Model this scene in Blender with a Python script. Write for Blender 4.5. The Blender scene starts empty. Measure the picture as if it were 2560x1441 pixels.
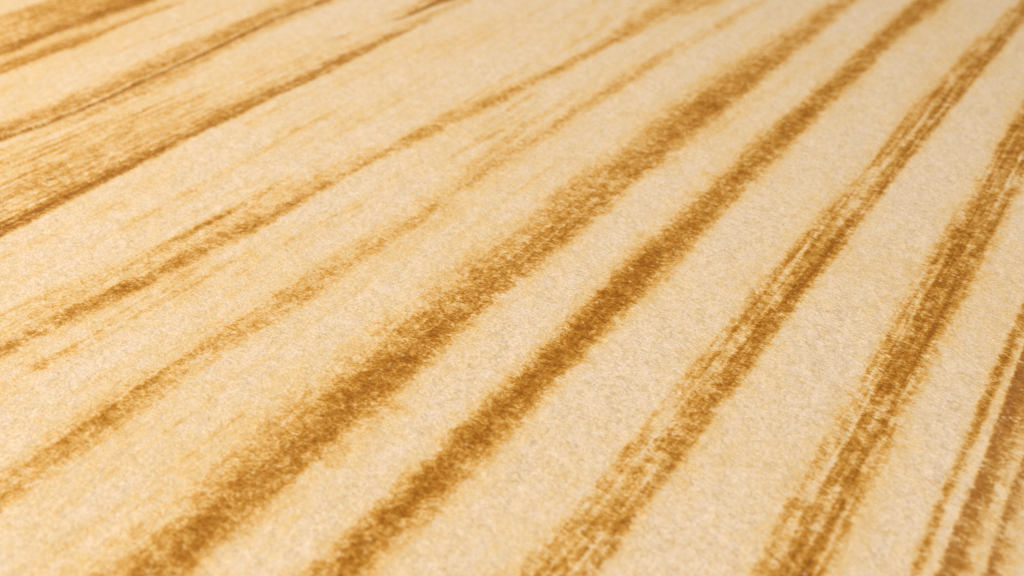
import bpy, math
import numpy as np

scene = bpy.context.scene

# ------------------------------------------------------------------ camera
THICK = 0.03                      # slab thickness, its top face lies at z = THICK
CAM_H = 0.12                      # lens height above the stone
PITCH = math.radians(35.0)
F_PX = 2485.0                     # focal length in units of a 2560-wide picture
BED_AZ = math.radians(33.5)       # direction in which the bedding runs, right of straight ahead

cam_data = bpy.data.cameras.new("camera")
cam = bpy.data.objects.new("camera", cam_data)
scene.collection.objects.link(cam)
cam.location = (0.0, 0.0, THICK + CAM_H)
cam.rotation_euler = (math.pi / 2 - PITCH, 0.0, 0.0)
cam_data.sensor_width = 36.0
cam_data.lens = F_PX / 2560.0 * 36.0
cam_data.clip_start = 0.005
cam_data.clip_end = 50.0
cam_data.dof.use_dof = True
cam_data.dof.focus_distance = 0.198
cam_data.dof.aperture_fstop = 14.0
cam_data.dof.aperture_blades = 7
scene.camera = cam

# ------------------------------------------------------------------ light
world = bpy.data.worlds.new("World")
scene.world = world
world.use_nodes = True
bg = world.node_tree.nodes["Background"]
bg.inputs[0].default_value = (1.0, 0.985, 0.96, 1.0)
bg.inputs[1].default_value = 0.46

lamp_data = bpy.data.lights.new("soft_lamp", 'AREA')  # soft area lamp, out of view on the left
lamp_data.shape = 'RECTANGLE'
lamp_data.size = 0.30
lamp_data.size_y = 0.24
lamp_data.energy = 11.6
lamp_data.color = (1.0, 0.98, 0.95)
lamp = bpy.data.objects.new("soft_lamp", lamp_data)
scene.collection.objects.link(lamp)
lamp.location = (-0.62, 0.10, 0.92)
from mathutils import Vector
lamp.rotation_euler = (Vector((0.02, 0.18, THICK)) - Vector(lamp.location)).to_track_quat('-Z', 'Y').to_euler()

scene.cycles.use_denoising = False
scene.cycles.filter_width = 1.0
vs = scene.view_settings
vs.view_transform = 'Standard'
vs.look = 'None'
vs.exposure = 0.0
vs.gamma = 1.0
vs.use_curve_mapping = False

# ------------------------------------------------------------------ where traced points lie on the stone
cp, sp = math.cos(PITCH), math.sin(PITCH)
ca, sa_ = math.cos(BED_AZ), math.sin(BED_AZ)

def uv(pt):
    """point of the photograph -> (u across the bedding, v along it) on the stone, in metres"""
    x, y = pt
    dx = (x - 1280.0) / F_PX
    dy = (720.5 - y) / F_PX
    d = (dx, cp + dy * sp, -sp + dy * cp)
    t = -CAM_H / d[2]
    X, Y = d[0] * t, d[1] * t
    return X * ca - Y * sa_, X * sa_ + Y * ca

def curve(pts, grow=0.0):
    q = sorted((uv(p)[::-1] for p in pts))
    v, u = np.array([a for a, b in q]), np.array([b for a, b in q]) + grow
    if len(v) < 6:
        return v, u
    # beds bend gently: a smooth curve through the traced points
    c, h = 0.5 * (v[0] + v[-1]), 0.5 * (v[-1] - v[0])
    co = np.polyfit((v - c) / h, u, 4 if len(v) > 12 else 3)
    x = np.linspace(v[0], v[-1], 80)
    y = np.polyval(co, (x - c) / h)
    r = np.interp(x, v, u) - y                      # keep a little of what the curve misses
    w = np.exp(-0.5 * (np.arange(-9, 10) / 4.0) ** 2); w /= w.sum()
    r = np.convolve(np.pad(r, 9, 'edge'), w, 'valid')
    return x, y + 0.5 * r

def ev(c, v):
    return np.interp(v, c[0], c[1])

# ------------------------------------------------------------------ noise
rng = np.random.RandomState(11)
TAB = rng.rand(1024, 1024).astype(np.float32)

def vn(x, y, seed=0):
    x = x + 137.31 * seed + 5000.0
    y = y + 71.77 * seed + 5000.0
    xi = np.floor(x).astype(np.int64); yi = np.floor(y).astype(np.int64)
    fx = (x - xi).astype(np.float32); fy = (y - yi).astype(np.float32)
    fx = fx * fx * fx * (fx * (fx * 6 - 15) + 10); fy = fy * fy * fy * (fy * (fy * 6 - 15) + 10)
    x0 = xi & 1023; x1 = (xi + 1) & 1023; y0 = yi & 1023; y1 = (yi + 1) & 1023
    a = TAB[x0, y0]; b = TAB[x1, y0]; c = TAB[x0, y1]; d = TAB[x1, y1]
    return (a + (b - a) * fx) * (1 - fy) + (c + (d - c) * fx) * fy - 0.5     # -0.5 .. 0.5

def ss(x):
    x = np.clip(x, 0, 1)
    return x * x * (3 - 2 * x)

MM = 0.001
# ------------------------------------------------------------------ the iron bands, traced edge by edge
# each entry: upper-left edge, lower-right edge, strength (number or points), softness of the two edges in mm,
# brown tint, lamination
STR = []
def band(a, b, i, s0=1.0, s1=1.0, tint=0.0, lam=0.0, halo=True, grow=0.0):
    if not isinstance(i, (int, float)):
        q = sorted((uv(p[:2])[1], p[2]) for p in i)
        i = (np.array([k[0] for k in q]), np.array([k[1] for k in q]))
    A, B = curve(a, -grow * MM), curve(b, grow * MM)
    STR.append((A, B, i, s0 * MM * 1.35, s1 * MM * 1.35, tint, lam))
    top = i if isinstance(i, (int, float)) else float(i[1].max())
    if halo and top > 0.33:
        # iron has seeped a little way out of every strong band
        h = (i * 0.30) if isinstance(i, (int, float)) else (i[0], i[1] * 0.30)
        STR.append(((A[0], A[1] - 3.0 * MM), (B[0], B[1] + 2.2 * MM), h, 9.0 * MM, 7.0 * MM, 0.0, 0.2))
def line(c, h, i, s=0.5, tint=0.0, lam=0.0):
    hs = h if isinstance(h, (list, tuple)) else [h] * len(c)
    band([(x, y - k) for (x, y), k in zip(c, hs)], [(x, y + k) for (x, y), k in zip(c, hs)], i, s, s, tint, lam, False)
LIGHT = []
def pale(c, h, amount, s=0.4):
    LIGHT.append((curve([(x, y - h) for x, y in c]), curve([(x, y + h) for x, y in c]), amount, s * MM))

# 1: broad amber band with its dark edge, far left
E1a = [(0, 42), (60, 22), (110, 5), (180, -20)]
E1b = [(0, 140), (100, 100), (187, 68), (300, 30), (383, 0)]
band(E1a, E1b, 0.44, 5.0, 1.2, 0.0, 0.5)
band([(0, 118), (60, 95), (100, 78), (187, 46), (300, 6), (345, -8)], E1b, 0.66, 3.0, 1.2, 0.1, 0.3)
band(E1b, [(0, 158), (133, 110), (233, 80), (333, 47), (467, 0)], 0.2, 1, 1)
# 2
E2a = [(0, 158), (133, 110), (233, 80), (333, 47), (467, 0)]
E2b = [(0, 187), (100, 147), (200, 110), (287, 72), (413, 23), (493, 0)]
band(E2a, E2b, [(0, 170, .5), (287, 65, .48), (470, 0, .34)], 2.5, 1.5, 0.0, 0.4)
line([(0, 183), (100, 143), (200, 105), (290, 68), (413, 19)], 4, 0.2, 1.5)
# 3: band with the small ledge
band(E2b, [(0, 318), (133, 257), (333, 178), (533, 86), (735, 0)], 0.10, 2, 2)
E3a = [(0, 318), (50, 297), (133, 257), (233, 213), (333, 178), (433, 130), (533, 86), (640, 33), (735, 0)]
LEDGE = [(0, 349), (67, 329), (140, 302), (200, 277), (233, 260), (333, 214), (400, 183), (460, 159), (520, 133),
         (567, 108), (640, 73), (690, 50), (740, 28), (800, 7), (825, 0)]
E3b = [(0, 354), (67, 334), (140, 312), (200, 297), (267, 277), (333, 250), (400, 213), (520, 157), (600, 116), (700, 68), (790, 27), (860, 0)]
band(E3a, LEDGE, [(0, 335, .5), (333, 200, .46), (640, 60, .42), (800, 2, .4)], 5.0, 1.0, 0.1, 0.4)
band(LEDGE, E3b, [(0, 352, .2), (200, 290, .34), (400, 198, .34), (640, 85, .3), (800, 15, .25)], 0.6, 5.0, 0.1)
line([(x, y + 1) for x, y in LEDGE], 3.4, [(0, 349, .3), (140, 302, .5), (230, 260, .62), (333, 213, .6), (460, 160, .4), (567, 107, .52), (690, 50, .62), (820, 0, .62)], 1.2, 0.35)
pale([(60, 323), (133, 294), (187, 276), (240, 250), (300, 224), (367, 192), (433, 162), (473, 146), (533, 116), (600, 84)], 2.6, 0.55, 0.8)  # lit lip of the ledge put into the colour as a paler line
# speckled laminated bed and its dark lower seam
E4a = [(0, 375), (140, 330), (333, 262), (520, 180), (640, 125), (760, 85), (880, 40), (990, 0)]
E4b = [(0, 588), (27, 575), (80, 552), (110, 537), (157, 513), (187, 495), (233, 473), (350, 412), (417, 377), (567, 301),
       (640, 267), (723, 227), (773, 207), (840, 173), (907, 137), (973, 103), (1040, 70), (1107, 37), (1187, 0)]
band(E4a, E4b, [(0, 480, .25), (300, 350, .23), (600, 220, .18), (800, 130, .12), (1000, 50, .08)], 14.0, 2.0, 0.0, 0.6)
band([(0, 460), (200, 400), (420, 310), (640, 215), (760, 160), (900, 90)], E4b, [(0, 520, .2), (300, 400, .16), (640, 240, .12), (900, 130, .05)], 8, 2, 0.1, 0.6)
E4c = [(0, 556), (80, 524), (157, 487), (233, 447), (350, 385), (417, 350), (567, 275), (640, 238), (723, 200), (773, 180),
       (840, 147), (907, 112), (973, 80), (1040, 48), (1107, 18), (1150, 0)]
band(E4c, E4b, [(0, 570, .60), (60, 540, .66), (120, 515, .5), (200, 480, .58), (300, 430, .46), (380, 385, .56), (480, 335, .4), (600, 280, .5), (660, 250, .36), (760, 205, .44), (860, 150, .42), (960, 95, .4), (1060, 50, .28), (1150, 5, .26)], 2.6, 1.8, 0.22, 0.7)
# short dark cracks
line([(972, 53), (1000, 46), (1020, 40), (1047, 27), (1075, 15), (1100, 5), (1125, -4)], [0.6, 2, 3, 3.5, 6, 8, 10], [(972, 53, .5), (1040, 30, .7), (1130, 0, .75)], 0.8, 0.4)
band([(1030, 20), (1060, 0), (1080, -12)], [(1030, 36), (1060, 22), (1140, -6)], 0.4, 3, 1)
line([(822, 99), (838, 94), (852, 90), (868, 86), (880, 82)], [0.5, 2, 2.6, 2.4, 0.5], 0.5, 0.8, 0.4)
# faint streaks in the bed that follows
for c, k in (([(0, 640), (200, 555), (420, 440)], .14), ([(330, 570), (430, 515), (480, 485)], .25), ([(480, 480), (640, 385), (800, 300), (930, 235)], .12),
             ([(640, 305), (800, 228), (960, 160), (1080, 115)], .13), ([(30, 640), (150, 590), (300, 520)], .12)):
    line(c, 8, k, 4.0, 0.0, 0.6)
# 4
E5a = [(-60, 820), (20, 783), (117, 743), (200, 710), (300, 663), (383, 617), (460, 585), (527, 557), (597, 523), (693, 470), (783, 433),
       (847, 407), (907, 377), (950, 358), (1033, 325), (1090, 305), (1150, 280), (1207, 250), (1280, 222), (1380, 173), (1430, 148), (1500, 114), (1557, 80), (1640, 35), (1690, 0)]
E5b = [(-60, 935), (0, 900), (83, 853), (150, 813), (213, 790), (267, 760), (320, 737), (433, 677), (523, 627), (617, 580), (640, 565), (720, 520),
       (823, 467), (887, 430), (1023, 360), (1093, 327), (1150, 303), (1207, 277), (1280, 240), (1327, 217), (1433, 157), (1493, 130), (1560, 98), (1630, 68), (1713, 37), (1790, 5)]
band(E5a, E5b, [(0, 850, .27), (300, 700, .26), (500, 600, .28), (700, 500, .30), (850, 420, .31), (1000, 350, .34), (1085, 322, .3), (1110, 310, .16), (1150, 290, .34), (1300, 220, .35), (1500, 120, .36), (1600, 60, .30), (1740, 10, .26)], 4.0, 3.5, 0.0, 0.3, True, 0.8)
line([(-40, 905), (0, 880), (50, 855), (90, 836), (150, 802), (200, 775), (260, 748), (330, 716), (385, 690), (433, 664), (500, 628), (560, 596), (617, 572), (700, 527), (742, 503), (800, 470)], 15,
     [(-40, 900, .5), (0, 880, .5), (45, 857, .5), (70, 846, .12), (90, 836, .55), (118, 818, .1), (150, 802, .6), (210, 772, .56), (260, 748, .4), (300, 730, .62), (350, 706, .5), (400, 685, .15), (440, 664, .6), (480, 640, .35), (560, 596, .34), (617, 572, .45), (680, 535, .2), (735, 503, .5), (765, 490, .2), (800, 470, .25)], 2.2, 0.1, 0.3)
line([(820, 462), (887, 424), (960, 385), (1023, 352), (1088, 325)], 7, [(820, 462, .25), (880, 430, .1), (1000, 365, .15), (1060, 337, .45), (1088, 325, .3)], 2.0)
line([(-40, 805), (20, 781), (117, 742), (200, 708), (300, 662), (383, 618), (527, 558), (597, 523), (693, 470)], 5, 0.2, 1.4, 0, 0.3)
line([(1110, 312), (1150, 296), (1207, 270), (1280, 234), (1330, 208), (1433, 152), (1493, 124), (1550, 97), (1600, 72)], 7, [(1110, 312, .3), (1200, 275, .22), (1400, 170, .3), (1550, 95, .32), (1600, 72, .1)], 3.0)
line([(110, 915), (180, 876), (235, 838), (270, 818), (400, 755), (520, 690), (610, 640)], 9, [(110, 915, .4), (150, 893, .15), (240, 835, .35), (300, 800, .12), (520, 690, .25), (610, 640, .2)], 3.0, 0, 0.6)
line([(20, 950), (80, 917), (130, 893), (175, 870)], 10, [(20, 950, .22), (120, 898, .3), (180, 870, .12)], 4.0, 0, 0.4)
line([(0, 985), (80, 940), (200, 875), (330, 790), (480, 705)], 22, .16, 9.0, 0, 0.7)
line([(610, 680), (680, 635), (780, 580), (900, 510), (1000, 455), (1150, 380), (1300, 300)], 10, .12, 5, 0, 0.6)
# amber wedge with cross bedding at the far edge of the frame
band([(1567, 75), (1580, 50), (1600, 28), (1620, 5), (1640, -20), (1660, -50)], [(1567, 85), (1640, 42), (1690, 20), (1730, 0), (1790, -50)], 0.24, 6, 5)
for c, k in (([(1425, 118), (1455, 60), (1485, 10), (1500, -20)], .18), ([(1480, 95), (1520, 40), (1550, 0)], .18), ([(1552, 75), (1580, 35), (1600, 0)], .26)):
    line(c, 7, k, 4.0)
# 5
E6a = [(-60, 1230), (0, 1193), (43, 1157), (90, 1127), (183, 1070), (277, 1010), (350, 953), (467, 873), (567, 813), (640, 775), (733, 710), (840, 653),
       (920, 603), (990, 563), (1073, 513), (1127, 480), (1190, 430), (1280, 366), (1330, 338), (1400, 293), (1480, 238), (1570, 190), (1680, 120), (1757, 74), (1900, 0)]
E6b = [(-60, 1310), (0, 1262), (73, 1210), (133, 1167), (187, 1133), (247, 1100), (293, 1068), (340, 1030), (417, 960), (493, 915), (577, 857), (640, 825),
       (700, 787), (773, 740), (813, 713), (873, 670), (940, 613), (990, 587), (1040, 555), (1107, 510), (1200, 450), (1280, 388), (1330, 356), (1400, 316), (1480, 262), (1530, 232), (1570, 208), (1680, 140), (1757, 92), (1920, 8)]
band(E6a, E6b, [(0, 1220, 0.340), (70, 1180, 0.252), (200, 1085, 0.281), (280, 1030, 0.340), (350, 985, 0.311), (420, 930, 0.266), (560, 830, 0.311), (640, 800, 0.326), (760, 720, 0.340), (860, 655, 0.281),
     (960, 600, 0.311), (1040, 545, 0.326), (1130, 480, 0.36), (1280, 377, 0.40), (1390, 308, 0.40), (1450, 268, 0.36), (1530, 225, 0.40), (1600, 180, 0.34), (1680, 130, 0.36), (1760, 83, 0.222), (1900, 5, 0.222)], 5.0, 4.0, 0.0, 0.2, True, 1.0)
line([(0, 1245), (70, 1200), (140, 1150), (240, 1075), (290, 1042), (350, 990), (420, 938), (560, 850), (640, 812), (760, 730), (800, 705)], 14,
     [(0, 1245, 0.185), (40, 1218, 0.296), (80, 1195, 0.074), (140, 1150, 0.259), (200, 1110, 0.089), (270, 1055, 0.311), (310, 1030, 0.074), (350, 1000, 0.311), (390, 965, 0.185), (440, 925, 0.074), (560, 850, 0.222), (600, 830, 0.259), (680, 785, 0.148), (760, 730, 0.266), (800, 705, 0.074)], 3.5)
# 6
E7a = [(120, 1500), (200, 1440), (267, 1390), (320, 1338), (400, 1262), (500, 1185), (567, 1140), (640, 1085), (707, 1022), (767, 970), (790, 945),
       (880, 880), (973, 800), (1073, 725), (1140, 676), (1207, 622), (1280, 568), (1347, 522), (1440, 455), (1513, 385), (1600, 323), (1673, 262), (1747, 206), (1813, 160), (1920, 103), (2010, 45), (2080, 0)]
E7b = [(400, 1490), (455, 1441), (500, 1400), (567, 1333), (640, 1262), (740, 1178), (807, 1124), (890, 1055), (940, 1012), (983, 972),
       (1070, 900), (1140, 836), (1207, 782), (1280, 714), (1320, 680), (1360, 650), (1413, 608), (1467, 557), (1513, 520), (1580, 467), (1630, 421), (1680, 380), (1723, 343), (1773, 300), (1847, 247), (1920, 190), (1977, 140), (2027, 101), (2070, 60), (2140, 0)]
E7c = [(330, 1450), (390, 1395), (433, 1355), (500, 1303), (567, 1245), (640, 1178), (707, 1120), (773, 1063), (820, 1022), (873, 972), (923, 928),
       (957, 893), (1023, 838), (1060, 806), (1107, 775), (1157, 728), (1207, 682), (1280, 622), (1347, 570), (1390, 538), (1440, 500), (1527, 438), (1580, 388), (1643, 330), (1710, 282), (1780, 228), (1847, 186), (1920, 133), (1977, 94), (2063, 32), (2105, 0)]
band(E7a, E7b, [(250, 1440, .34), (640, 1180, .36), (1000, 880, .44), (1300, 640, .44), (1500, 480, .42), (1700, 320, .42), (2000, 100, .40)], 9.0, 4.0)
band(E7c, E7b, [(400, 1430, .46), (640, 1215, .5), (1000, 915, .56), (1300, 655, .52), (1500, 505, .46), (1700, 330, .44), (1900, 180, .36), (2060, 50, .22)], 6.5, 3.6, 0.05)
line([(377, 1433), (433, 1387), (500, 1333), (567, 1276), (600, 1245), (640, 1210), (707, 1147), (773, 1093), (820, 1055), (873, 1008), (923, 963), (957, 932), (1023, 878), (1060, 843), (1107, 806), (1157, 762), (1207, 716), (1280, 656)], 14,
     [(377, 1433, .5), (520, 1318, .42), (600, 1245, .25), (707, 1147, .35), (773, 1093, .5), (900, 985, .45), (1000, 900, .3), (1060, 843, .45), (1157, 762, .38), (1280, 656, .3)], 3.0, 0.15)
pale([(1262, 690), (1300, 655), (1345, 615), (1390, 580), (1440, 535), (1480, 505)], 1.6, 0.4, 0.5)
# faint amber below band 6
line([(640, 1330), (740, 1240), (860, 1135), (980, 1040)], 28, .2, 9, 0, 0)
line([(1010, 1010), (1100, 930), (1160, 880), (1300, 740), (1420, 640)], 20, .13, 7, 0, 0)
line([(1640, 440), (1800, 320), (1920, 235), (2040, 150), (2120, 85)], 8, .2, 4, 0, 0.3)
# 7
E8a = [(720, 1490), (780, 1431), (833, 1390), (893, 1332), (950, 1275), (1000, 1232), (1057, 1176), (1107, 1132), (1150, 1092), (1190, 1056), (1240, 1006), (1280, 964),
       (1340, 883), (1410, 820), (1473, 763), (1513, 720), (1567, 673), (1613, 634), (1673, 578), (1730, 523), (1773, 480), (1920, 333), (1987, 277), (2053, 217), (2120, 160), (2180, 103), (2240, 47), (2285, 0)]
E8b = [(825, 1490), (873, 1440), (923, 1386), (990, 1316), (1057, 1253), (1117, 1193), (1173, 1147), (1223, 1096), (1257, 1060), (1290, 1028), (1363, 955),
       (1437, 880), (1497, 823), (1547, 769), (1613, 703), (1680, 649), (1740, 597), (1780, 550), (1840, 482), (1920, 396), (1990, 332), (2053, 271), (2127, 199), (2203, 130), (2287, 57), (2352, 0)]
E8c = [(880, 1490), (935, 1436), (1000, 1370), (1130, 1235), (1280, 1085), (1410, 955), (1467, 886), (1547, 803), (1630, 724), (1697, 661), (1763, 592), (1867, 478),
       (1920, 426), (2000, 346), (2060, 286), (2140, 206), (2220, 131), (2310, 50), (2370, 0)]
band(E8a, E8b, [(830, 1440, .72), (900, 1365, .74), (1100, 1160, .86), (1280, 990, .84), (1500, 770, .82), (1700, 600, .74), (1850, 445, .66), (2000, 300, .64), (2200, 115, .54), (2310, 20, .4)], 4.2, 3.6, 0.05)
band(E8a, E8c, [(830, 1440, .34), (1280, 1020, .36), (1600, 720, .36), (1900, 400, .38), (2300, 30, .34)], 4.5, 3.5)
line([(1060, 1195), (1120, 1148), (1170, 1105), (1260, 1020), (1300, 985), (1360, 925), (1430, 855)], 10, .35, 3.0)
pale([(880, 1415), (925, 1372), (985, 1322), (1040, 1275)], 4, 0.4, 1.2)
line([(1410, 640), (1560, 540), (1680, 440)], 8, .0, 3)
line([(1550, 640), (1620, 580), (1700, 500), (1760, 445)], 14, .14, 4)
# 8: double band
E9a = [(1250, 1500), (1303, 1433), (1363, 1360), (1423, 1277), (1467, 1223), (1510, 1180), (1540, 1143), (1587, 1096), (1613, 1058), (1680, 990), (1710, 955), (1753, 880), (1813, 819),
       (1880, 743), (1920, 690), (1967, 630), (2013, 578), (2053, 538), (2107, 478), (2173, 393), (2240, 321), (2303, 251), (2363, 191), (2420, 132), (2470, 77), (2547, 0)]
E9b = [(1440, 1500), (1487, 1440), (1537, 1378), (1600, 1289), (1657, 1211), (1700, 1154), (1737, 1103), (1773, 1053), (1813, 997), (1843, 950), (1920, 860), (1953, 805),
       (2013, 742), (2053, 683), (2093, 625), (2133, 577), (2173, 530), (2207, 482), (2267, 400), (2320, 343), (2387, 260), (2440, 195), (2487, 140), (2537, 81), (2600, 10)]
E9m = [(1350, 1500), (1405, 1430), (1450, 1370), (1520, 1280), (1570, 1215), (1620, 1150), (1670, 1090), (1710, 1040), (1745, 995), (1775, 955), (1835, 870), (1890, 810),
       (1955, 735), (2010, 668), (2060, 612), (2105, 562), (2150, 505), (2205, 430), (2255, 365), (2310, 300), (2370, 228), (2430, 160), (2500, 78), (2560, 10)]
band(E9a, E9b, [(1380, 1440, .46), (1600, 1170, .46), (1800, 920, .42), (2050, 600, .46), (2300, 310, .48), (2540, 40, .44)], 3.0, 2.2, 0.0, 0.85)
band(E9m, E9b, [(1430, 1440, .36), (1600, 1220, .4), (1800, 970, .46), (2000, 730, .5), (2200, 460, .44), (2400, 210, .4), (2550, 40, .3)], 2.4, 1.6, 0.05, 0.3)
pale([(1700, 1010), (1745, 960), (1800, 890), (1860, 830), (1925, 757), (1973, 702), (2020, 652), (2073, 592), (2110, 553), (2160, 480), (2220, 402), (2263, 345), (2320, 280), (2370, 217), (2420, 163), (2470, 110)], 7, 0.38, 2.0)
pale([(2150, 545), (2197, 475), (2240, 415), (2290, 354), (2345, 292), (2400, 226), (2450, 168), (2500, 110)], 3.5, 0.35, 1.0)
pale([(1437, 1420), (1475, 1385), (1510, 1335), (1555, 1275), (1600, 1215), (1640, 1160)], 8, 0.4, 1.8)
pale([(1380, 1400), (1420, 1350), (1480, 1270), (1545, 1225), (1575, 1190), (1640, 1080), (1665, 1050)], 12, 0.3, 3.0)
line([(1467, 1377), (1500, 1330), (1540, 1283)], 8, .35, 1.6)
line([(1460, 1430), (1500, 1378), (1547, 1320), (1600, 1252), (1647, 1190), (1687, 1136), (1730, 1085), (1793, 990), (1847, 910), (1925, 818), (1987, 738), (2030, 672), (2080, 617), (2130, 563), (2187, 492), (2270, 388), (2313, 340), (2363, 282), (2403, 228), (2500, 115)], 9, .3, 1.5, 0.15)
# 9: widest band
E10a = [(1850, 1500), (1873, 1441), (1897, 1385), (1920, 1345), (1987, 1225), (2030, 1141), (2080, 1058), (2107, 1015), (2147, 955), (2207, 843), (2253, 761), (2303, 678), (2353, 601), (2387, 545), (2430, 476), (2487, 377), (2537, 300), (2580, 230)]
E10b = [(2020, 1500), (2055, 1440), (2087, 1387), (2133, 1300), (2180, 1213), (2213, 1135), (2247, 1064), (2280, 1006), (2305, 955), (2330, 900), (2367, 834), (2393, 782), (2427, 715), (2480, 613), (2517, 540), (2550, 478), (2600, 400)]
E10c = [(1905, 1500), (1935, 1440), (1970, 1365), (2000, 1300), (2050, 1205), (2095, 1120), (2135, 1065), (2160, 1015), (2195, 955), (2245, 860), (2290, 775), (2335, 695), (2375, 630), (2415, 555), (2455, 480), (2510, 385), (2560, 300)]
E10d = [(1995, 1500), (2027, 1440), (2055, 1378), (2090, 1305), (2115, 1255), (2143, 1197), (2170, 1155), (2198, 1098), (2228, 1048), (2262, 980), (2295, 905), (2325, 855), (2355, 803), (2395, 722), (2430, 660), (2455, 610), (2495, 545), (2530, 480), (2580, 390)]
band(E10a, E10b, [(1950, 1440, .46), (2100, 1150, .46), (2250, 900, .46), (2450, 560, .5)], 2.2, 2.6, 0.0, 0.85)
band(E10c, E10d, [(1980, 1440, .5), (2050, 1310, .48), (2150, 1120, .46), (2250, 930, .56), (2350, 740, .56), (2450, 560, .6), (2540, 400, .6)], 2.0, 1.4, 0.08, 0.25)
line([(2017, 1432), (2047, 1370), (2077, 1308), (2103, 1253), (2133, 1194), (2160, 1157), (2187, 1100), (2217, 1050), (2253, 975), (2287, 900), (2313, 857), (2343, 803), (2387, 722), (2420, 667), (2447, 610), (2487, 547), (2520, 487)], 14,
     [(2017, 1432, .45), (2103, 1253, .5), (2133, 1194, .3), (2160, 1157, .5), (2175, 1125, .15), (2190, 1095, .5), (2230, 1025, .5), (2287, 900, .55), (2340, 810, .45), (2365, 765, .1), (2385, 722, .6), (2400, 695, .3), (2447, 610, .4), (2520, 487, .5)], 1.5, 0.15)
pale([(1945, 1420), (1970, 1347), (1997, 1295), (2030, 1235), (2075, 1160)], 12, 0.6, 1.2)
pale([(2120, 1080), (2153, 1018), (2175, 980)], 10, 0.35, 1.2)
pale([(2255, 850), (2295, 752), (2320, 707), (2345, 668), (2372, 622)], 9, 0.5, 1.0)
pale([(2375, 760), (2413, 655), (2447, 590), (2490, 512), (2520, 455), (2550, 400)], 7, 0.42, 0.9)
pale([(2120, 1240), (2150, 1185), (2180, 1140)], 14, 0.5, 1.2)
pale([(1985, 1440), (2020, 1370), (2055, 1300), (2090, 1225), (2130, 1150)], 9, 0.4, 0.9)
pale([(2035, 1430), (2065, 1375), (2095, 1310), (2130, 1240)], 10, 0.5, 1.0)
line([(2130, 1240), (2200, 1175), (2260, 1110)], 30, .1, 6)
# 10 .. 12: narrow brown bands on the right
E11a = [(2255, 1500), (2280, 1427), (2310, 1350), (2353, 1238), (2403, 1108), (2440, 1022), (2468, 958), (2500, 891), (2530, 818), (2560, 753), (2600, 660)]
E11b = [(2285, 1500), (2307, 1440), (2335, 1360), (2370, 1253), (2403, 1190), (2440, 1095), (2470, 1015), (2503, 955), (2530, 895), (2560, 828), (2600, 740)]
band(E11a, E11b, [(2290, 1440, .5), (2320, 1360, .74), (2333, 1330, .5), (2380, 1190, .72), (2450, 1040, .72), (2540, 830, .66)], 1.3, 1.3, 0.15, 0.3, False)
E12a = [(2322, 1500), (2343, 1440), (2387, 1318), (2433, 1203), (2467, 1124), (2500, 1036), (2527, 958), (2560, 872), (2600, 770)]
E12b = [(2398, 1500), (2420, 1440), (2453, 1343), (2493, 1243), (2530, 1143), (2560, 1075), (2600, 975)]
E12m = [(2362, 1500), (2383, 1440), (2420, 1330), (2463, 1222), (2500, 1130), (2532, 1050), (2560, 975), (2600, 880)]
band(E12a, E12b, 0.46, 1.0, 3.0, 0.4, 0.4, False)
band(E12a, E12m, 0.54, 0.9, 2.6, 0.6, 0.3, False)
E13a = [(2437, 1500), (2457, 1440), (2483, 1353), (2517, 1260), (2547, 1160), (2560, 1128), (2600, 1030)]
E13b = [(2468, 1500), (2487, 1440), (2510, 1360), (2533, 1293), (2560, 1218), (2600, 1115)]
band(E13a, E13b, 0.62, 1.0, 1.3, 0.6, 0.3, False)
band(E13b, [(2505, 1500), (2525, 1440), (2560, 1300), (2600, 1190)], .26, 1, 4, 0.3)

band(E11a, [(2505, 1500), (2525, 1440), (2560, 1300), (2600, 1190)], .13, 3, 5)
# ------------------------------------------------------------------ the beds: every band and every pale bed is a solid layer of the stone
DARK, PALE = "iron_band", "pale_bed"
C = curve
beds = [   # (left boundary curve, name, label)
    (C(E1a), DARK, "broad amber band with a dark brown lower edge, in the upper left corner"),
    (C(E1b), PALE, None),
    (C(E2a), DARK, "narrow amber band just below the dark-edged corner band"),
    (C(E2b), PALE, None),
    (C(E3a), DARK, "amber band with a thin raised ledge and dark hairline along it"),
    (C(E3b), DARK, "speckled yellow laminated bed ending in a dark brown seam"),
    (C(E4b), PALE, None),
    (C(E5a), DARK, "patchy amber band with broken brown streaks, left of the middle"),
    (C(E5b), PALE, None),
    (C(E6a), DARK, "faint narrow amber band broken into patches"),
    (C(E6b), PALE, None),
    (C(E7a), DARK, "wide brown band fading softly to amber on its upper side"),
    (C(E7b), PALE, None),
    (C(E8a), DARK, "solid dark brown band running through the middle of the stone"),
    (C(E8c), PALE, None),
    (C(E9a), DARK, "double amber band split by thin pale laminae"),
    (C(E9b), PALE, None),
    (C(E10a), DARK, "widest brown band, with a dark line along its right side"),
    (C(E10b), PALE, None),
    (C(E11a), DARK, "narrow brown band left of the reddish brown band"),
    (C(E11b), PALE, None),
    (C(E12a), DARK, "reddish brown band with a sharp left edge"),
    (C(E12b), PALE, None),
    (C(E13a), DARK, "thin reddish brown band in the lower right corner"),
    (C(E13b), PALE, None),
]
U0, U1, V0, V1 = -0.80, 0.60, -0.50, 0.95
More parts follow.
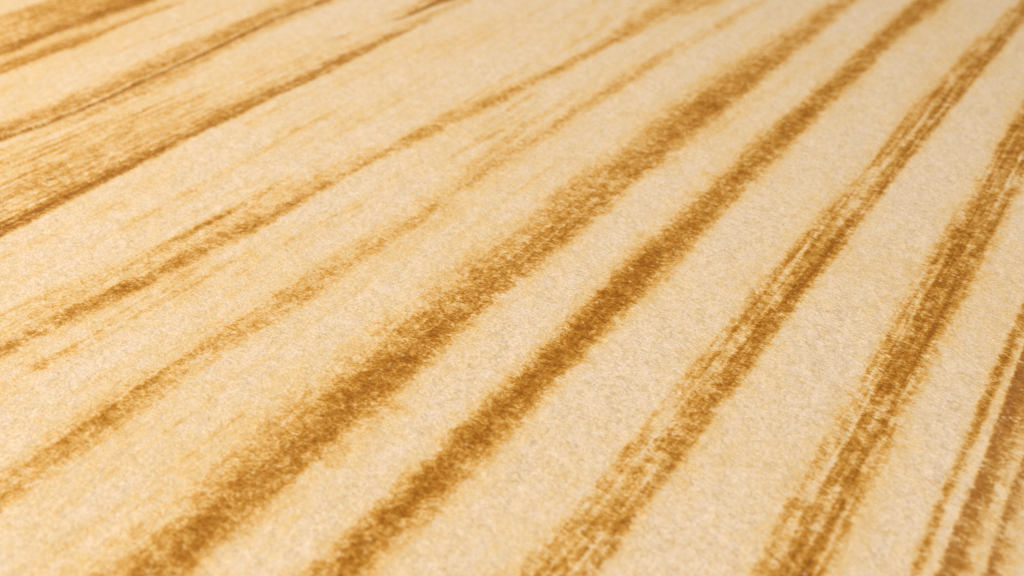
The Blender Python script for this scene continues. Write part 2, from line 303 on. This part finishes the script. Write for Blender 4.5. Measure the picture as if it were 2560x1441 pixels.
# further beds of the same slab outside the picture
r2 = np.random.RandomState(5)
extra = []
u = -0.405
while u > U0 + 0.05:
    w = r2.uniform(0.004, 0.02); u0 = u - w
    extra.append((u0, u)); u = u0 - r2.uniform(0.012, 0.04)
left = [(np.array([0.0]), np.array([a])) for a in sorted(k for e in extra for k in e)]
ext_r = []
u = 0.035
while u < U1 - 0.05:
    w = r2.uniform(0.004, 0.018)
    ext_r.append((u, u + w)); u = u + w + r2.uniform(0.012, 0.035)
allbeds = [((np.array([0.0]), np.array([U0])), PALE, None)]
for i, c in enumerate(left):
    allbeds.append((c, DARK if i % 2 == 0 else PALE, None))
allbeds += beds
for a, b in ext_r:
    allbeds.append(((np.array([0.0]), np.array([a])), DARK, None))
    allbeds.append(((np.array([0.0]), np.array([b])), PALE, None))
for a, b in extra + ext_r:
    k = r2.uniform(0.35, 0.8)
    STR.append(((np.array([0.0]), np.array([a])), (np.array([0.0]), np.array([b])), k, r2.uniform(1, 4) * MM, r2.uniform(1, 3) * MM, 0.1, 0.2))

LEDGE_C = curve(LEDGE)
CR = [(curve([(972, 53), (1000, 46), (1047, 27), (1100, 5), (1125, -4)]), 0.00045, 0.0009),
      (curve([(822, 99), (852, 90), (880, 82)]), 0.0003, 0.0007)]

def fields(U, V):
    """iron strength, brown tint and lamination of the stone at (u, v)"""
    # beds waver slightly, and their edges are ragged at the scale of the grains
    Uw = U + MM * (0.45 * vn(U / .009, V / .016, 1) + 0.40 * vn(U / .0024, V / .0040, 2) + 0.5 * vn(U / .0013, V / .0008, 3))
    iron = np.zeros(U.shape, np.float32); tint = np.zeros_like(iron); lam = np.zeros_like(iron)
    for a, b, I, s0, s1, tn, lm in STR:
        ua = ev(a, V); ub = ev(b, V)
        m = (Uw > ua - s0) & (Uw < ub + s1)
        if not m.any():
            continue
        x = Uw[m]; va = ua[m]; vb = ub[m]; vv = V[m]
        p = ss((x - va) / s0 + 0.5) * ss((vb - x) / s1 + 0.5)
        hw = np.maximum(vb - va, 0) * 0.5
        p = p / np.maximum(ss(hw / s0 + 0.5) * ss(hw / s1 + 0.5), 0.2) ** 0.6      # narrow bands keep their strength
        k = I if isinstance(I, (int, float)) else np.interp(vv, I[0], I[1])
        # short features end where their traced line ends
        if len(a[0]) > 1 and (a[0][-1] - a[0][0]) < 0.17:
            lo, hi = min(a[0][0], b[0][0]), max(a[0][-1], b[0][-1])
            inframe = (lo > 0.045) & (hi < 0.42)
            e = 0.003
            f = ss((vv - lo) / e + 1.0) * ss((hi - vv) / e + 1.0)
            p = p * f
        q = np.clip(p * k, 0, 0.97).astype(np.float32)
        iron[m] = 1 - (1 - iron[m]) * (1 - q)
        tint[m] = np.maximum(tint[m], p * tn)
        lam[m] = np.maximum(lam[m], p * lm)
    n = 0.6 * vn(Uw / .0026, V / .11, 21) + 0.5 * vn(Uw / .0011, V / .07, 22) + 0.45 * vn(U / .007, V / .06, 23)
    wh = 0.30 + 0.70 * ss((-0.085 - U) / 0.03)
    n = np.clip(n + 0.02, 0, 1) * wh * (0.7 + 0.9 * vn(U / .02, V / .03, 24))
    iron = (1 - (1 - iron) * (1 - np.clip(0.65 * n, 0, 0.30))).astype(np.float32)
    for a, b, k, s in LIGHT:
        ua = ev(a, V); ub = ev(b, V)
        m = (Uw > ua - s) & (Uw < ub + s)
        if not m.any():
            continue
        x = Uw[m]; vv = V[m]
        p = ss((x - ua[m]) / s + 0.5) * ss((ub[m] - x) / s + 0.5)
        lo, hi = a[0][0], a[0][-1]
        p = p * ss((vv - lo) / .004 + 1) * ss((hi - vv) / .004 + 1)
        iron[m] = iron[m] * (1 - p * k)
    return iron, tint, lam

def height(U, V):
    h = MM * (0.26 * vn(U / .011, V / .016, 11) + 0.15 * vn(U / .0042, V / .0055, 12) + 0.15 * vn(U / .0019, V / .0023, 13)
              + 0.045 * vn(U / .0010, V / .0011, 14))
    # the small ledge: the bed on its upper side stands proud, with a groove at its foot
    le = ev(LEDGE_C, V) + MM * 0.5 * vn(V / .006, V * 0, 15)
    d = U - le
    on = ss((V - 0.03) / 0.02) * ss((0.30 - V) / 0.05)
    on = on * (0.75 + 0.5 * vn(V / .02, V * 0, 16))
    h = h + on * MM * (0.22 * ss((0.0004 - d) / .0012) * ss((d + .012) / .012) - 0.35 * np.exp(-((d - .0005) / .0005) ** 2))
    for c, dep, w in CR:
        x = (U - ev(c, V)) / w
        e = ss((V - c[0][0]) / .004 + .5) * ss((c[0][-1] - V) / .004 + .5)
        h = h - dep * e * np.exp(-x * x)
    return h

# ------------------------------------------------------------------ material of the stone
def lin(r, g, b, k=1.0):
    f = lambda c: ((c / 255 + .055) / 1.055) ** 2.4 if c > 10.3 else c / 255 / 12.92
    return (f(r) * k, f(g) * k, f(b) * k, 1.0)

def stone():
    m = bpy.data.materials.new("banded_sandstone")
    m.use_nodes = True
    nt = m.node_tree; N = nt.nodes; L = nt.links
    bs = N["Principled BSDF"]
    tc = N.new("ShaderNodeTexCoord")
    def noise(scale, detail=3.0, rough=0.55, sx=1.0, sy=1.0, off=0.0, dist=0.0):
        mp = N.new("ShaderNodeMapping")
        mp.inputs["Scale"].default_value = (sx, sy, 1.0)
        mp.inputs["Location"].default_value = (off, off * 0.7, off * 0.3)
        L.new(tc.outputs["Object"], mp.inputs[0])
        n = N.new("ShaderNodeTexNoise")
        n.inputs["Scale"].default_value = scale
        n.inputs["Detail"].default_value = detail
        n.inputs["Roughness"].default_value = rough
        n.inputs["Distortion"].default_value = dist
        L.new(mp.outputs[0], n.inputs["Vector"])
        return n.outputs["Fac"]
    def attr(name):
        a = N.new("ShaderNodeAttribute"); a.attribute_name = name
        return a.outputs["Fac"]
    def mt(op, a, b=None, c=None):
        n = N.new("ShaderNodeMath"); n.operation = op
        for k, x in enumerate((a, b, c)):
            if x is None: continue
            if isinstance(x, (int, float)): n.inputs[k].default_value = x
            else: L.new(x, n.inputs[k])
        return n.outputs[0]
    def rng_(x, a, b, c=0.0, d=1.0, smooth=False):
        n = N.new("ShaderNodeMapRange"); n.clamp = True
        if smooth: n.interpolation_type = 'SMOOTHSTEP'
        for k, y in zip(("From Min", "From Max", "To Min", "To Max"), (a, b, c, d)): n.inputs[k].default_value = y
        L.new(x, n.inputs["Value"])
        return n.outputs[0]
    def mix(f, a, b, mode='MIX'):
        n = N.new("ShaderNodeMix"); n.data_type = 'RGBA'; n.blend_type = mode
        for key, x in ((0, f), (6, a), (7, b)):
            if isinstance(x, (int, float)): n.inputs[key].default_value = x
            elif isinstance(x, tuple): n.inputs[key].default_value = x
            else: L.new(x, n.inputs[key])
        return n.outputs[2]
    iron, tint, lam = attr("iron"), attr("tint"), attr("lam")
    g1 = noise(1500, 2.0, 0.6, 0.8, 1.1)                    # grains
    g2 = noise(640, 2.0, 0.6, 0.8, 1.0, 3.1, 0.5)           # flecks
    g3 = noise(190, 3.0, 0.55, 1.0, 0.7, 7.7)               # blotches
    g0 = noise(1700, 3.0, 0.72, 0.8, 1.0, 41.0)              # single sand grains
    st2 = noise(900, 2.0, 0.5, 1.0, 0.022, 9.1, 0.1)       # fine straight laminae
    st = noise(620, 3.0, 0.55, 1.0, 0.14, 5.3, 0.3)         # laminae along the bedding
    big = noise(44, 3.0, 0.6, 1.0, 0.4, 1.7)
    # stain = iron, mottled by the grains
    sgn = mt('ADD', mt('MULTIPLY', mt('SUBTRACT', g1, 0.5), 1.3),
             mt('ADD', mt('MULTIPLY', mt('SUBTRACT', g2, 0.5), 1.7), mt('MULTIPLY', mt('SUBTRACT', g3, 0.5), 0.75)))
    amp = mt('ADD', 0.24, mt('MULTIPLY', rng_(iron, 0.05, 0.75), 0.52))
    t = mt('ADD', mt('MULTIPLY', iron, 0.89), mt('MULTIPLY', sgn, amp))
    t = mt('ADD', t, mt('MULTIPLY', mt('MULTIPLY', mt('SUBTRACT', st, 0.5), mt('ADD', 0.16, mt('MULTIPLY', lam, 0.8))), 1.0))
    t = mt('ADD', t, mt('MULTIPLY', mt('SUBTRACT', big, 0.39), 0.66))
    t = mt('ADD', t, mt('MULTIPLY', mt('SUBTRACT', st2, 0.5), mt('ADD', 0.10, mt('MULTIPLY', lam, 0.9))))
    t = mt('MULTIPLY', t, 0.86)
    K = 0.80
    r = N.new("ShaderNodeValToRGB")
    el = r.color_ramp.elements
    stops = [(0.0, (243, 218, 186)), (0.10, (242, 214, 171)), (0.26, (240, 203, 141)), (0.44, (228, 176, 96)), (0.60, (208, 147, 56)), (0.76, (188, 122, 32)), (0.90, (173, 107, 20)), (1.0, (158, 93, 10))]
    el[0].position, el[0].color = stops[0][0], lin(*stops[0][1], K)
    el[1].position, el[1].color = stops[-1][0], lin(*stops[-1][1], K)
    for p, c in stops[1:-1]:
        e = el.new(p); e.color = lin(*c, K)
    L.new(t, r.inputs[0])
    col = r.outputs[0]
    # the pale sand itself is a mix of pinkish, yellowish and greyish grains
    palef = rng_(t, 0.0, 0.42, 1.0, 0.0)
    gy = rng_(noise(1150, 3.0, 0.65, 0.8, 1, 11.0), 0.44, 0.68, 0.0, 0.85)
    col = mix(mt('MULTIPLY', gy, palef), col, lin(222, 186, 128, K))
    pk = rng_(noise(420, 4.0, 0.65, 0.9, 0.8, 17.0), 0.45, 0.66, 0.0, 0.9)
    col = mix(mt('MULTIPLY', pk, palef), col, lin(244, 219, 191, K))
    dk = rng_(noise(900, 2.0, 0.5, 0.9, 1, 23.0), 0.60, 0.76, 0.0, 0.55)
    col = mix(mt('MULTIPLY', dk, palef), col, lin(214, 163, 98, K))
    # reddish brown seams
    tb = mt('MULTIPLY', tint, rng_(t, 0.15, 0.6))
    col = mix(mt('MULTIPLY', tb, 0.8), col, lin(166, 108, 62, K))
    # loose pale quartz grains
    vo = N.new("ShaderNodeTexVoronoi"); vo.inputs["Scale"].default_value = 620
    L.new(tc.outputs["Object"], vo.inputs["Vector"])
    qz = mt('MULTIPLY', rng_(vo.outputs["Distance"], 0.16, 0.30, 1.0, 0.0), rng_(noise(300, 2, 0.5, 1, 1, 31.0), 0.50, 0.62))
    col = mix(mt('MULTIPLY', qz, 0.55), col, lin(240, 204, 148, K))
    gv = rng_(g0, 0.27, 0.73, 0.83, 1.12)
    gc = N.new("ShaderNodeCombineColor")
    L.new(mt('POWER', gv, 0.75), gc.inputs[0]); L.new(gv, gc.inputs[1]); L.new(mt('POWER', gv, 1.25), gc.inputs[2])
    col = mix(1.0, col, gc.outputs[0], 'MULTIPLY')
    L.new(col, bs.inputs["Base Color"])
    bs.inputs["Roughness"].default_value = 0.78
    bs.inputs["Specular IOR Level"].default_value = 0.12
    # fine relief of the grains
    hgt = mt('ADD', mt('MULTIPLY', g1, 0.5), mt('ADD', mt('MULTIPLY', g2, 0.95), mt('MULTIPLY', qz, 0.12)))
    bp = N.new("ShaderNodeBump")
    bp.inputs["Strength"].default_value = 0.7
    bp.inputs["Distance"].default_value = 0.00040
    L.new(hgt, bp.inputs["Height"])
    L.new(bp.outputs[0], bs.inputs["Normal"])
    return m

STONE = stone()

# ------------------------------------------------------------------ build the slab
slab = bpy.data.objects.new("sandstone_slab", None)
scene.collection.objects.link(slab)
slab.empty_display_size = 0.05
slab.location = (0, 0, 0)
slab.rotation_euler = (0, 0, -BED_AZ)       # local x runs across the bedding, local y along it
slab["label"] = "cream sandstone slab with parallel amber and brown bands filling the picture"
slab["category"] = "stone slab"
slab["kind"] = "thing"

def graded(a, b, step_fn):
    out = [a]
    while out[-1] < b:
        out.append(out[-1] + step_fn(out[-1]))
    out[-1] = b
    return np.array(out)

def vstep(v):
    if v < 0.015: return min(0.03, 0.00042 + (0.015 - v) * 0.12)
    if v > 0.42: return min(0.03, 0.0008 + (v - 0.42) * 0.12)
    return 0.00040 + 0.00030 * max(0.0, (v - 0.14) / 0.28)
def ustep(u):
    if u < -0.40: return min(0.02, 0.0008 + (-0.40 - u) * 0.1)
    if u > 0.03: return min(0.02, 0.00035 + (u - 0.03) * 0.1)
    return 0.00034 + 0.0004 * max(0.0, (-0.10 - u) / 0.30)
VV = graded(V0, V1, vstep)
nv = len(VV)
# boundaries, kept in order
bounds = []
prev = None
for c, nm, lb in allbeds:
    x = np.interp(VV, c[0], c[1])
    if prev is not None:
        x = np.maximum(x, prev + 0.0012)
    bounds.append(x); prev = x
bounds.append(np.maximum(np.full(nv, U1), prev + 0.002))

def make_bed(name, label, ua, ub):
    mid = 0.5 * (ua + ub)
    wmax = float((ub - ua).max())
    n = max(2, int(math.ceil(wmax / ustep(float(np.clip(np.median(mid), U0, U1))))))
    s = np.linspace(0, 1, n + 1)
    U = ua[None, :] * (1 - s[:, None]) + ub[None, :] * s[:, None]
    V = np.broadcast_to(VV[None, :], U.shape).copy()
    H = height(U, V)
    e = 0.00025
    hu = (height(U + e, V) - H) / e
    hv = (height(U, V + e) - H) / e
    nn = np.stack([-hu, -hv, np.ones_like(hu)], -1)
    nn /= np.linalg.norm(nn, axis=-1, keepdims=True)
    iron, tint, lam = fields(U.ravel(), V.ravel())
    P = np.stack([U, V, THICK + H], -1).reshape(-1, 3)
    nt_ = len(P)
    idx = np.arange(nt_).reshape(n + 1, nv)
    top = np.stack([idx[:-1, :-1], idx[1:, :-1], idx[1:, 1:], idx[:-1, 1:]], -1).reshape(-1, 4)
    # walls lean in a hair so that neighbouring layers touch only along their top edge
    ins = 0.0002
    verts = [P]; faces = [top]; norms = [nn.reshape(-1, 3)]
    base = nt_
    def ring(Xt, Xb, normal, flip):
        nonlocal base
        k = len(Xt)
        verts.append(np.concatenate([Xt, Xb])); norms.append(np.broadcast_to(np.array(normal, float), (2 * k, 3)))
        a = base + np.arange(k - 1)
        q = np.stack([a, a + 1, a + 1 + k, a + k], -1)
        faces.append(q[:, ::-1] if flip else q)
        base += 2 * k
    Pg = P.reshape(n + 1, nv, 3)
    lb_ = np.stack([ua + ins, VV, np.zeros(nv)], -1); rb_ = np.stack([ub - ins, VV, np.zeros(nv)], -1)
    ring(Pg[0], lb_, (-1, 0, 0), False)
    ring(Pg[-1], rb_, (1, 0, 0), True)
    e0 = Pg[:, 0].copy(); b0 = e0.copy(); b0[:, 2] = 0; b0[:, 0] = np.linspace(lb_[0, 0], rb_[0, 0], n + 1)
    e1 = Pg[:, -1].copy(); b1 = e1.copy(); b1[:, 2] = 0; b1[:, 0] = np.linspace(lb_[-1, 0], rb_[-1, 0], n + 1)
    ring(e0, b0, (0, -1, 0), True)
    ring(e1, b1, (0, 1, 0), False)
    ring(lb_, rb_, (0, 0, -1), False)
    verts = np.concatenate(verts).astype(np.float32); faces = np.concatenate(faces).astype(np.int32)
    norms = np.concatenate(norms).astype(np.float32)
    me = bpy.data.meshes.new(name)
    me.vertices.add(len(verts)); me.vertices.foreach_set("co", verts.ravel())
    me.loops.add(faces.size); me.loops.foreach_set("vertex_index", faces.ravel())
    me.polygons.add(len(faces))
    me.polygons.foreach_set("loop_start", np.arange(0, faces.size, 4, dtype=np.int32))
    me.polygons.foreach_set("use_smooth", np.ones(len(faces), bool))
    pad = len(verts) - nt_
    wi, wt, wl = fields(verts[nt_:, 0].astype(float), verts[nt_:, 1].astype(float))
    for an, arr, w in (("iron", iron, wi), ("tint", tint, wt), ("lam", lam, wl)):
        at = me.attributes.new(an, 'FLOAT', 'POINT')
        at.data.foreach_set("value", np.concatenate([arr, w]).astype(np.float32))
    me.update(calc_edges=True)
    me.normals_split_custom_set_from_vertices(norms)
    me.materials.append(STONE)
    o = bpy.data.objects.new(name, me)
    scene.collection.objects.link(o)
    o.parent = slab
    if label:
        o["label"] = label
    return len(faces)

tot = 0
for k, (c, nm, lb) in enumerate(allbeds):
    tot += make_bed(nm, lb, bounds[k], bounds[k + 1])
print("quads", tot, "rows", nv)
